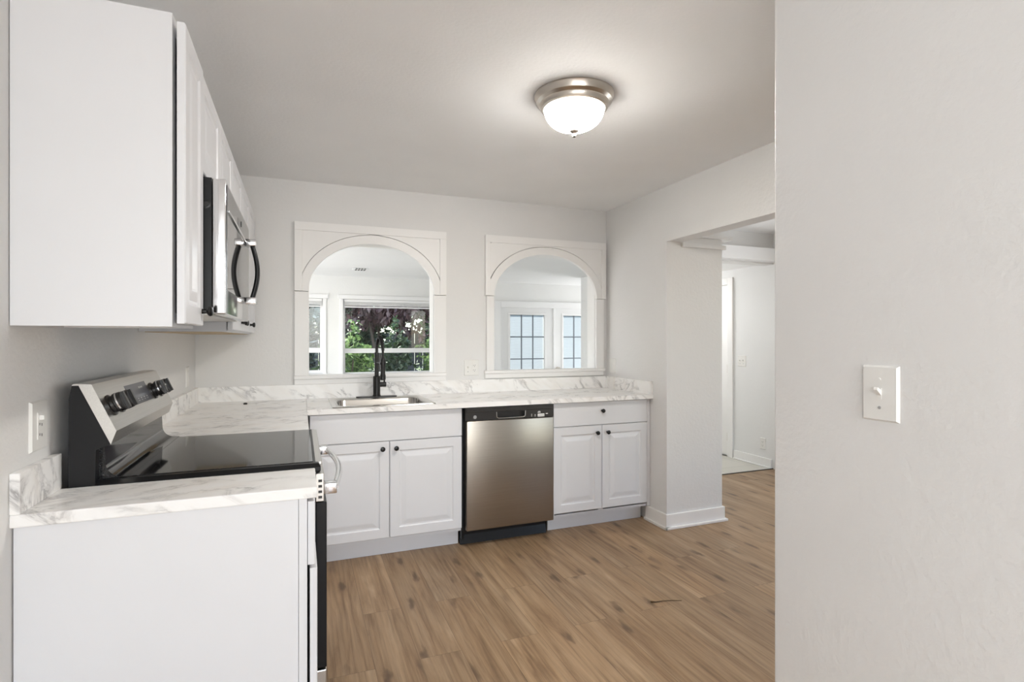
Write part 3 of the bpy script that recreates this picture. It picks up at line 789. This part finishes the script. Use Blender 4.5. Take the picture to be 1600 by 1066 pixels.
# back guard: coved foot, black riser, slanted stainless control panel
bm = B()
foot = [(0.045, 0.90), (0.165, 0.90), (0.165, 0.9275), (0.150, 0.9275)]
for i in range(0, 9):
    a = PI*1.5 - PI/2*i/8
    foot.append((0.150 + 0.042*math.cos(a), 0.9695 + 0.042*math.sin(a)))
foot += [(0.106, 1.02), (0.045, 1.02)]
prism(bm, foot, 1, RY0+0.028, RY1-0.004); obj('riser', bm, M['cooktop'], t, 30)
bm = B(); prism(bm, [(0.033, 0.90), (0.092, 0.90), (0.094, 1.01), (0.128, 1.024), (0.056, 1.187), (0.040, 1.187), (0.034, 1.15)], 1, RY0, RY0+0.028); obj('side_panel', bm, M['black'], t)
bm = B(); prism(bm, [(0.033, 0.90), (0.092, 0.90), (0.094, 1.01), (0.128, 1.024), (0.056, 1.187), (0.040, 1.187), (0.034, 1.15)], 1, RY1-0.004, RY1+0.001); obj('side_panel', bm, M['black'], t)
p0, p1 = Vector((0.084, 1.190)), Vector((0.141, 1.060))
bm = B(); prism(bm, [(0.040, 1.1875), (0.056, 1.1875), (0.1285, 1.0235), (0.1415, 1.060), (0.0845, 1.190), (0.045, 1.192)], 1, RY0-0.002, RY1+0.002); box(bm, 0.045, 0.10, RY0+0.03, RY1-0.006, 1.021, 1.10)
cp = obj('control_panel', bm, M['steel'], t)
fd = Vector((p1.x-p0.x, 0, p1.y-p0.y)).normalized()       # down the slope
fn = Vector((-fd.z, 0, fd.x))                              # out of the slope
if fn.x < 0: fn = -fn
def on_face(s, y, d=0.0): return Vector((p0.x, y, p0.y)) + fd*s + fn*d
SL = (p1-p0).length
bm = B()
c8 = [on_face(s, y, d) for d in (-0.002, 0.0012) for (s, y) in ((0.028, -1.845), (0.028, -1.612), (0.097, -1.612), (0.097, -1.845))]
vs = [bm.verts.new(c) for c in c8]
for f in ((0, 1, 2, 3), (7, 6, 5, 4), (0, 4, 5, 1), (1, 5, 6, 2), (2, 6, 7, 3), (3, 7, 4, 0)): bm.faces.new([vs[i] for i in f])
ds = obj('display', bm, M['display'], cp)
bm = B()
def mark(s, y, hs, hy):
    v = [bm.verts.new(on_face(a, b, 0.0016)) for (a, b) in ((s-hs, y-hy), (s-hs, y+hy), (s+hs, y+hy), (s+hs, y-hy))]
    bm.faces.new(v)
for k in range(5): mark(0.080, -1.80+0.034*k, 0.0014, 0.005); mark(0.087, -1.80+0.034*k, 0.0008, 0.006)
for k in range(3): mark(0.045, -1.705+0.016*k, 0.003, 0.003)
mark(0.05, -1.80, 0.003, 0.005); mark(0.066, -1.80, 0.0015, 0.008)
obj('display_marks', bm, M['white_print'], ds)
for y in (-2.028, -1.958, -1.562, -1.480):
    bm = B(); o0 = on_face(SL*0.50, y)
    lathe(bm, [(0.031, 0.0), (0.031, 0.004), (0.025, 0.006), (0.0245, 0.013), (0.028, 0.016), (0.0275, 0.032), (0.0245, 0.035), (0, 0.035)], o0, fn, 32)
    k = obj('knob', bm, M['blackplastic'], cp, 40)
    bm = B()
    u = Vector((0, 1, 0))
    c8 = [o0 + fd*a + u*b + fn*d for d in (0.034, 0.043) for (a, b) in ((-0.025, -0.006), (-0.025, 0.006), (0.025, 0.006), (0.025, -0.006))]
    vs = [bm.verts.new(c) for c in c8]
    for f in ((0, 1, 2, 3), (7, 6, 5, 4), (0, 4, 5, 1), (1, 5, 6, 2), (2, 6, 7, 3), (3, 7, 4, 0)): bm.faces.new([vs[i] for i in f])
    obj('grip', bm, M['blackplastic'], k)
    bm = B(); lathe(bm, [(0.0274, 0.022), (0.0284, 0.022), (0.0284, 0.026), (0.0274, 0.026)], o0, fn, 32); obj('silver_band', bm, M['chrome'], k, 40)
# oven front
bm = B(); box(bm, 0.657, 0.682, RY0+0.005, RY1-0.005, 0.805, 0.893, bev=0.002); vt = obj('vent_trim', bm, M['steel'], t)
bm = B()
for z in (0.870, 0.853, 0.836, 0.819): box(bm, 0.665, 0.676, RY0+0.0035, RY0+0.006, z-0.004, z+0.004)
obj('vent_slots', bm, M['slot'], vt)
bm = B(); box(bm, 0.657, 0.690, RY0+0.004, RY1-0.004, 0.285, 0.803, bev=0.003); od = obj('oven_door', bm, M['black'], t)
bm = B(); box(bm, 0.690, 0.692, RY0+0.08, RY1-0.08, 0.38, 0.70); obj('oven_window', bm, M['cooktop'], od)
bm = B()
hp = []
for i in range(21):
    s = i/20; hp.append((0.716 + 0.03*math.sin(PI*s), RY0+0.035 + (RY1-RY0-0.07)*s, 0.84))
tube(bm, hp, 0.011, 14)
for y in (RY0+0.04, RY1-0.04): box(bm, 0.682, 0.722, y-0.02, y+0.02, 0.822, 0.856, bev=0.003)
obj('handle', bm, M['chrome'], od, 40)
bm = B(); box(bm, 0.657, 0.690, RY0+0.004, RY1-0.004, 0.06, 0.278, bev=0.003); obj('storage_drawer', bm, M['steel'], t)

# ------------------------------------------------------------------ wall cabinets and microwave
ZB, ZT = 1.344, 2.108
XF = 0.318
t = thing('wall_cabinet', 'narrow white wall cabinet nearest the camera, its plain side filling the upper left', 'cabinet', (0.16, -2.18, ZB), None)
bm = B(); box(bm, 0.002, XF-0.02, -2.319, -2.302, ZB, ZT+0.012); box(bm, 0.002, XF-0.02, -2.062, -2.046, ZB, ZT+0.012); box(bm, 0.002, XF-0.02, -2.302, -2.062, ZT-0.016, ZT+0.012); box(bm, 0.002, 0.016, -2.302, -2.062, ZB, ZT-0.016); obj('carcass', bm, M['cab'], t)
bm = B(); slab(bm, 0, [-2.319, -2.046], [ZB, ZT+0.012], [(-2.285, -2.08, ZB+0.035, ZT-0.03)], XF-0.02, XF); obj('face_frame', bm, M['cab'], t)
boxobj('bottom_panel', M['cab_under'], t, 0.002, XF-0.02, -2.302, -2.062, ZB+0.004, ZB+0.016)
bm = B(); rings_panel(bm, 0.262, 0.752, RAISED(0.05), front_x(-2.314, ZB+0.008, 0.346)); d = obj('door', bm, M['cab'], t); knob_on(d, (0.346, -2.075, ZB+0.05), (1, 0, 0))

MY0, MY1 = -2.042, -1.284
t = thing('wall_cabinet', 'low white wall cabinet above the microwave', 'cabinet', (0.16, -1.66, 1.80), None)
bm = B(); box(bm, 0.002, XF, MY0-0.002, MY1+0.002, 1.805, ZT+0.006); obj('carcass', bm, M['cab'], t)
for (a, b) in ((MY0, -1.665), (-1.661, MY1)):
    bm = B(); rings_panel(bm, b-a, 0.290, RAISED(0.045), front_x(a, 1.815, 0.342)); obj('door', bm, M['cab'], t)

t = thing('wall_cabinet', 'white wall cabinet in the corner beyond the microwave', 'cabinet', (0.16, -0.65, ZB), None)
bm = B(); box(bm, 0.002, XF, MY1+0.006, -0.02, ZB, ZT+0.006); obj('carcass', bm, M['cab'], t)
boxobj('bottom_panel', M['cab_under'], t, 0.02, XF-0.02, MY1+0.02, -0.04, ZB-0.003, ZB)
for (a, b, k) in ((MY1+0.008, -0.875, -0.91), (-0.871, -0.465, -0.835), (-0.461, -0.055, -0.425)):
    bm = B(); rings_panel(bm, b-a, 0.752, RAISED(0.05), front_x(a, ZB+0.008, 0.342)); d = obj('door', bm, M['cab'], t); knob_on(d, (0.342, k, ZB+0.05), (1, 0, 0))

MZ0, MZ1 = 1.392, 1.796
t = thing('microwave', 'stainless over-the-range microwave with bowed handle, mounted under the wall cabinets', 'microwave', (0.2, (MY0+MY1)/2, MZ0))
boxobj('body', M['black'], t, 0.004, 0.366, MY0+0.004, MY1-0.004, MZ0, MZ1)
bm = B(); box(bm, 0.02, 0.36, MY0+0.01, MY1-0.01, MZ0-0.006, MZ0); obj('bottom_plate', bm, M['steel'], t)
bm = B(); lathe(bm, [(0, 0), (0.012, 0), (0.012, 0.003), (0.007, 0.004), (0.007, 0.008), (0, 0.008)], (0.352, MY0+0.004, 1.715), (0, -1, 0), 20); obj('side_screw', bm, M['blackmat'], t, 40)
bm = B(); box(bm, 0.368, 0.404, MY0, MY1, MZ0-0.004, MZ1-0.002, bev=0.004, seg=3); md = obj('door', bm, M['chrome'], t, 40)
boxobj('door_glass', M['mirror_glass'], md, 0.404, 0.4065, MY0+0.012, MY1-0.012, MZ0+0.07, MZ1-0.016)
boxobj('chrome_band', M['chrome'], md, 0.4065, 0.411, MY0+0.03, MY1-0.05, 1.700, 1.708, bev=0.001)
bm = B(); lathe(bm, [(0, 0), (0.011, 0), (0.011, 0.001), (0, 0.001)], (0.4066, -1.62, 1.742), (1, 0, 0), 20); obj('round_emblem', bm, M['slot'], md)
bm = B()
hy = -1.44; hp = []
for i in range(17):
    s = i/16; hp.append((0.430 + 0.020*math.sin(PI*s), hy, 1.475 + 0.22*s))
for off in (-0.011, 0, 0.011): tube(bm, [(p[0], p[1]+off, p[2]) for p in hp], 0.0085, 12)
hd = obj('handle', bm, M['black'], md, 60)
for (z0, z1) in ((1.452, 1.482), (1.688, 1.716)):
    bm = B(); box(bm, 0.406, 0.447, hy-0.024, hy+0.024, z0, z1, bev=0.005); obj('handle_cap', bm, M['chrome'], hd, 40)

# ------------------------------------------------------------------ ceiling light
CX, CY = 1.718, -1.788
t = thing('ceiling_light', 'lit flush dome ceiling light with brushed nickel ring', 'ceiling light', (CX, CY, H))
bm = B(); lathe(bm, [(0, 0), (0.172, 0), (0.173, -0.006), (0.168, -0.014), (0.163, -0.030), (0.150, -0.040), (0.150, -0.046), (0.143, -0.058), (0.134, -0.062), (0.128, -0.058), (0.128, -0.03), (0, -0.03)], (CX, CY, H), (0, 0, 1), 64); obj('ring', bm, M['nickel'], t, 35)
bm = B(); pr = []
for i in range(0, 15):
    a = PI/2*i/14; pr.append((0.132*math.cos(a)**0.85 if i < 14 else 0.0, -0.052 - 0.098*math.sin(a)))
lathe(bm, pr, (CX, CY, H), (0, 0, 1), 48); obj('glass_dome', bm, M['lamp_glass'], t, 60)
bm = B(); lathe(bm, [(0, -0.147), (0.019, -0.150), (0.020, -0.154), (0.013, -0.160), (0.008, -0.164), (0.010, -0.170), (0.008, -0.178), (0, -0.182)], (CX, CY, H), (0, 0, 1), 24); obj('finial', bm, M['dark_nickel'], t, 40)
# ------------------------------------------------------------------ switches and outlets
def fix_frame(p, nrm):
    n = Vector(nrm); up = Vector((0, 0, 1)); r = up.cross(n)      # r: to the right when facing the plate
    return lambda a, b, d: Vector(p) + r*a + up*b + n*d
def pbox(bm, F, a0, a1, b0, b1, d0, d1, taper=0.0):
    c = [F(a, b, d0) for (a, b) in ((a0, b0), (a1, b0), (a1, b1), (a0, b1))] + [F(a, b, d1) for (a, b) in ((a0+taper, b0+taper), (a1-taper, b0+taper), (a1-taper, b1-taper), (a0+taper, b1-taper))]
    v = [bm.verts.new(x) for x in c]
    for f in ((0, 1, 2, 3), (7, 6, 5, 4), (0, 4, 5, 1), (1, 5, 6, 2), (2, 6, 7, 3), (3, 7, 4, 0)): bm.faces.new([v[i] for i in f])
def fitting(name, label, cat, p, nrm, gangs, w=0.07, h=0.115):
    t = thing(name, label, cat, p); F = fix_frame(p, nrm)
    bm = B(); pbox(bm, F, -w/2, w/2, -h/2, h/2, 0, 0.006, 0.004); obj('plate', bm, M['plate'], t)
    for (kind, a) in gangs:
        if kind == 'toggle':
            bm = B(); pbox(bm, F, a-0.005, a+0.005, -0.012, 0.012, 0.006, 0.0068); obj('toggle_slot', bm, M['plate'], t)
            bm = B()
            v = [bm.verts.new(F(*c)) for c in ((a-0.0045, -0.004, 0.0066), (a+0.0045, -0.004, 0.0066), (a+0.0045, 0.008, 0.0066), (a-0.0045, 0.008, 0.0066), (a-0.004, 0.008, 0.019), (a+0.004, 0.008, 0.019), (a+0.004, 0.014, 0.017), (a-0.004, 0.014, 0.017))]
            for f in ((0, 1, 2, 3), (7, 6, 5, 4), (0, 4, 5, 1), (1, 5, 6, 2), (2, 6, 7, 3), (3, 7, 4, 0)): bm.faces.new([v[i] for i in f])
            obj('toggle', bm, M['plate'], t)
            for b in (-0.030, 0.030):
                bm = B(); lathe(bm, [(0, 0), (0.0035, 0), (0.003, 0.001), (0, 0.001)], F(a, b, 0.006), nrm, 12); obj('screw', bm, M['plate'] if b > 0 else M['grey_print'], t)
        elif kind in ('outlet', 'decora'):
            bm = B(); pbox(bm, F, a-0.0165, a+0.0165, -0.034, 0.034, 0.006, 0.0075, 0.001); f0 = obj('receptacle', bm, M['plate'], t)
            for b in (-0.018, 0.018):
                bm = B()
                pbox(bm, F, a-0.0075, a-0.0055, b-0.004, b+0.005, 0.0075, 0.0078); pbox(bm, F, a+0.0055, a+0.0075, b-0.003, b+0.005, 0.0075, 0.0078); pbox(bm, F, a-0.002, a+0.002, b-0.011, b-0.007, 0.0075, 0.0078)
                obj('socket_slots', bm, M['slot'], f0)
        elif kind == 'combo':     # toggle over a single socket
            bm = B(); pbox(bm, F, a-0.0165, a+0.0165, -0.034, 0.034, 0.006, 0.0075, 0.001); f0 = obj('receptacle', bm, M['plate'], t)
            bm = B(); pbox(bm, F, a-0.006, a+0.004, 0.014, 0.026, 0.0075, 0.016, 0.001); obj('toggle', bm, M['plate'], f0)
            bm = B()
            for b in (0.004, -0.022): pbox(bm, F, a-0.0075, a-0.0045, b-0.003, b+0.003, 0.0075, 0.0078); pbox(bm, F, a+0.0045, a+0.0075, b-0.006, b+0.001, 0.0075, 0.0078)
            obj('socket_slots', bm, M['slot'], f0)
        elif kind == 'rocker':
            bm = B(); pbox(bm, F, a-0.0165, a+0.0165, -0.034, 0.034, 0.006, 0.009, 0.002); obj('rocker', bm, M['plate'], t)
fitting('light_switch', 'white single toggle switch plate on the large near wall at right', 'light switch', (1.77, -3.081, 1.197), (-1, 0, 0), [('toggle', 0)], 0.078, 0.119)
fitting('wall_outlet', 'tall white combination switch and outlet on the left wall before the range', 'outlet', (0.0, -2.178, 1.097), (1, 0, 0), [('combo', 0)], 0.09, 0.125)
fitting('light_switch', 'white switch plate on the left wall beyond the range controls', 'light switch', (0.0, -0.27, 1.094), (1, 0, 0), [('rocker', 0)], 0.08, 0.118)
fitting('wall_outlet', 'white double plate with switch and outlet on the back wall between the two arches', 'outlet', (1.803, 0.0, 1.098), (0, -1, 0), [('toggle', -0.028), ('outlet', 0.022)], 0.115, 0.118)
fitting('light_switch', 'white switch plate on the right wall beside the right arch, above the worktop', 'light switch', (W, -0.097, 1.097), (-1, 0, 0), [('rocker', 0)], 0.09, 0.115)
fitting('light_switch', 'white two-toggle switch plate on the bright foyer wall beside the door', 'light switch', (5.05, 0.645, 1.075), (-1, 0, 0), [('toggle', -0.023), ('toggle', 0.023)], 0.115, 0.118)
fitting('wall_outlet', 'white outlet low on the bright foyer wall above the baseboard', 'outlet', (5.05, 0.36, 0.235), (-1, 0, 0), [('outlet', 0)], 0.075, 0.118)

# ------------------------------------------------------------------ small things
bm = B(); box(bm, 1.14, 1.30, 2.15, 2.29, 2.066, 2.078, bev=0.004)
v = tag(obj('ceiling_vent', bm, M['white_vinyl'], None, loc=(1.22, 2.22, 2.078)), 'small white slotted fitting on the sunroom ceiling, seen through the left arch', 'vent')
bm = B()
for x in (1.165, 1.195, 1.225, 1.255): box(bm, x, x+0.02, 2.1485, 2.152, 2.068, 2.075); box(bm, x, x+0.02, 2.17, 2.27, 2.0645, 2.0665)
obj('slots', bm, M['slot'], v)
bm = B(); lathe(bm, [(0, 0), (0.011, 0), (0.012, 0.006), (0.008, 0.010), (0, 0.011)], (0.30, -0.215, CT), (0, 0, 1), 20)
tag(obj('plastic_cap', bm, M['blackplastic'], None, 40, loc=(0.30, -0.215, CT)), 'tiny black cap lying on the corner worktop near the backsplash', 'cap')
bm = B(); tube(bm, [(2.235, -1.622, 0.006), (2.26, -1.63, 0.004), (2.30, -1.633, 0.0035), (2.345, -1.645, 0.003), (2.39, -1.663, 0.0025)], [0.0045, 0.0025, 0.0018, 0.0016, 0.0013], 8)
tag(obj('twig', bm, M['twig'], None, 60, loc=(2.3, -1.64, 0)), 'thin brown twig lying on the wooden floor', 'twig')

# ------------------------------------------------------------------ garden beyond the sunroom windows
GZ = -0.40
bm = B(); box(bm, -14, 18, SY+0.16, 24, GZ-0.2, GZ); struct('ground', bm, M['soil'])
t = thing('garden_fence', 'dark grey board fence behind the shrubs outside', 'fence', (2.0, 9.2, GZ))
bm = B()
for i in range(80): x = -6 + i*0.2; box(bm, x, x+0.19, 9.2, 9.22, GZ, 1.45, bev=0.003)
obj('boards', bm, M['fence'], t)
bm = B(); box(bm, -6, 10, 9.22, 9.27, GZ+0.3, GZ+0.4); box(bm, -6, 10, 9.22, 9.27, 1.1, 1.2); obj('rails', bm, M['fence'], t)

def plant(name, label, cat, base, crown, radii, nleaf, size, m, stems=3, group=None, droop=0.0):
    t = thing(name, label, cat, base, group)
    rnd = random.Random(hash(label) % 1000 if False else sum(map(ord, label)))
    bm = B()
    cx, cy, cz = crown
    for _ in range(nleaf):
        while True:
            d = Vector((rnd.uniform(-1, 1), rnd.uniform(-1, 1), rnd.uniform(-1, 1)))
            if 0.05 < d.length < 1.0: break
        d = d.normalized() * (0.45 + 0.55*rnd.random())
        lump = 0.82 + 0.25*math.sin(5*d.x + cx) * math.cos(6*d.z + cz)
        p = Vector((cx + d.x*radii[0]*lump, cy + d.y*radii[1]*lump, cz + d.z*radii[2]*lump))
        if p.z < GZ + 0.03: continue
        s = size*rnd.uniform(0.6, 1.3)
        ax = Vector((rnd.gauss(0, 1), rnd.gauss(0, 1), rnd.gauss(0, 0.7) - droop)).normalized()
        sd = ax.cross(Vector((rnd.gauss(0, 1), rnd.gauss(0, 1), rnd.gauss(0, 1)))).normalized(); nn = ax.cross(sd)
        q = [p, p + ax*s*0.45 + sd*s*0.25 + nn*s*0.08, p + ax*s, p + ax*s*0.45 - sd*s*0.25 + nn*s*0.08]
        v = [bm.verts.new(c) for c in q]
        bm.faces.new((v[0], v[1], v[2])); bm.faces.new((v[0], v[2], v[3]))
    me = obj('foliage', bm, m, t)
    bm = B()
    for k in range(stems):
        a = 2*PI*k/stems + 0.4
        top = Vector((cx + radii[0]*0.45*math.cos(a), cy + radii[1]*0.45*math.sin(a), cz + radii[2]*0.3))
        b = Vector(base) + Vector((0.03*math.cos(a), 0.03*math.sin(a), 0))
        mid = b.lerp(top, 0.5) + Vector((0.05*math.cos(a*2), 0.05*math.sin(a*2), 0))
        r = 0.012 + 0.02*max(radii)
        tube(bm, [b, mid, top], [r, r*0.75, r*0.3], 8)
    obj('stem', bm, M['bark'], t, 60)
    return t
plant('shrub', 'bright green vine mass left of the faucet, behind the wide sunroom window', 'shrub', (1.41, 5.2, GZ), (1.41, 5.2, 0.70), (0.37, 0.42, 0.95), 2000, 0.09, M['leaf_bright'], droop=0.8)
plant('tree', 'dark maroon-leaved tree filling the upper part of the wide window', 'tree', (2.2, 6.9, GZ), (2.3, 6.9, 2.22), (1.5, 0.95, 1.0), 4200, 0.16, M['leaf_maroon'], 4, droop=1.0)
plant('shrub', 'dark green bush in the middle of the wide window', 'shrub', (2.13, 5.35, GZ), (2.13, 5.35, 0.85), (0.31, 0.33, 0.80), 1700, 0.09, M['leaf_dark'])
plant('shrub', 'bright green bush at the right edge of the wide window', 'shrub', (2.84, 5.35, GZ), (2.84, 5.35, 0.85), (0.36, 0.38, 0.75), 1500, 0.09, M['leaf_bright'], droop=0.5)
plant('shrub', 'pale flowering bush low at the right of the wide window', 'shrub', (2.33, 4.4, GZ), (2.33, 4.4, 0.55), (0.28, 0.25, 0.40), 800, 0.06, M['leaf_pale'])
plant('shrub', 'small light green bush low in the middle of the wide window', 'shrub', (1.62, 4.4, GZ), (1.62, 4.4, 0.50), (0.22, 0.25, 0.38), 800, 0.05, M['leaf_pale'])
plant('tree', 'blue-green large-leaved tree behind the narrow left window', 'tree', (0.5, 5.6, GZ), (0.5, 5.6, 1.4), (0.50, 0.55, 1.2), 2600, 0.15, M['leaf_blue'], 3)
plant('tree', 'tall dark tree at the back of the garden, left of centre', 'tree', (-0.70, 8.3, GZ), (-0.70, 8.3, 2.1), (1.15, 0.42, 2.0), 3000, 0.19, M['leaf_dark'], 3)
plant('tree', 'tall dark tree at the back of the garden behind the maroon tree', 'tree', (1.68, 8.3, GZ), (1.68, 8.3, 2.0), (1.15, 0.42, 2.0), 4600, 0.19, M['leaf_dark'], 3)
plant('tree', 'tall dark tree at the back of the garden, towards the right', 'tree', (4.02, 8.3, GZ), (4.02, 8.3, 2.1), (1.12, 0.42, 2.0), 4200, 0.19, M['leaf_dark'], 3)
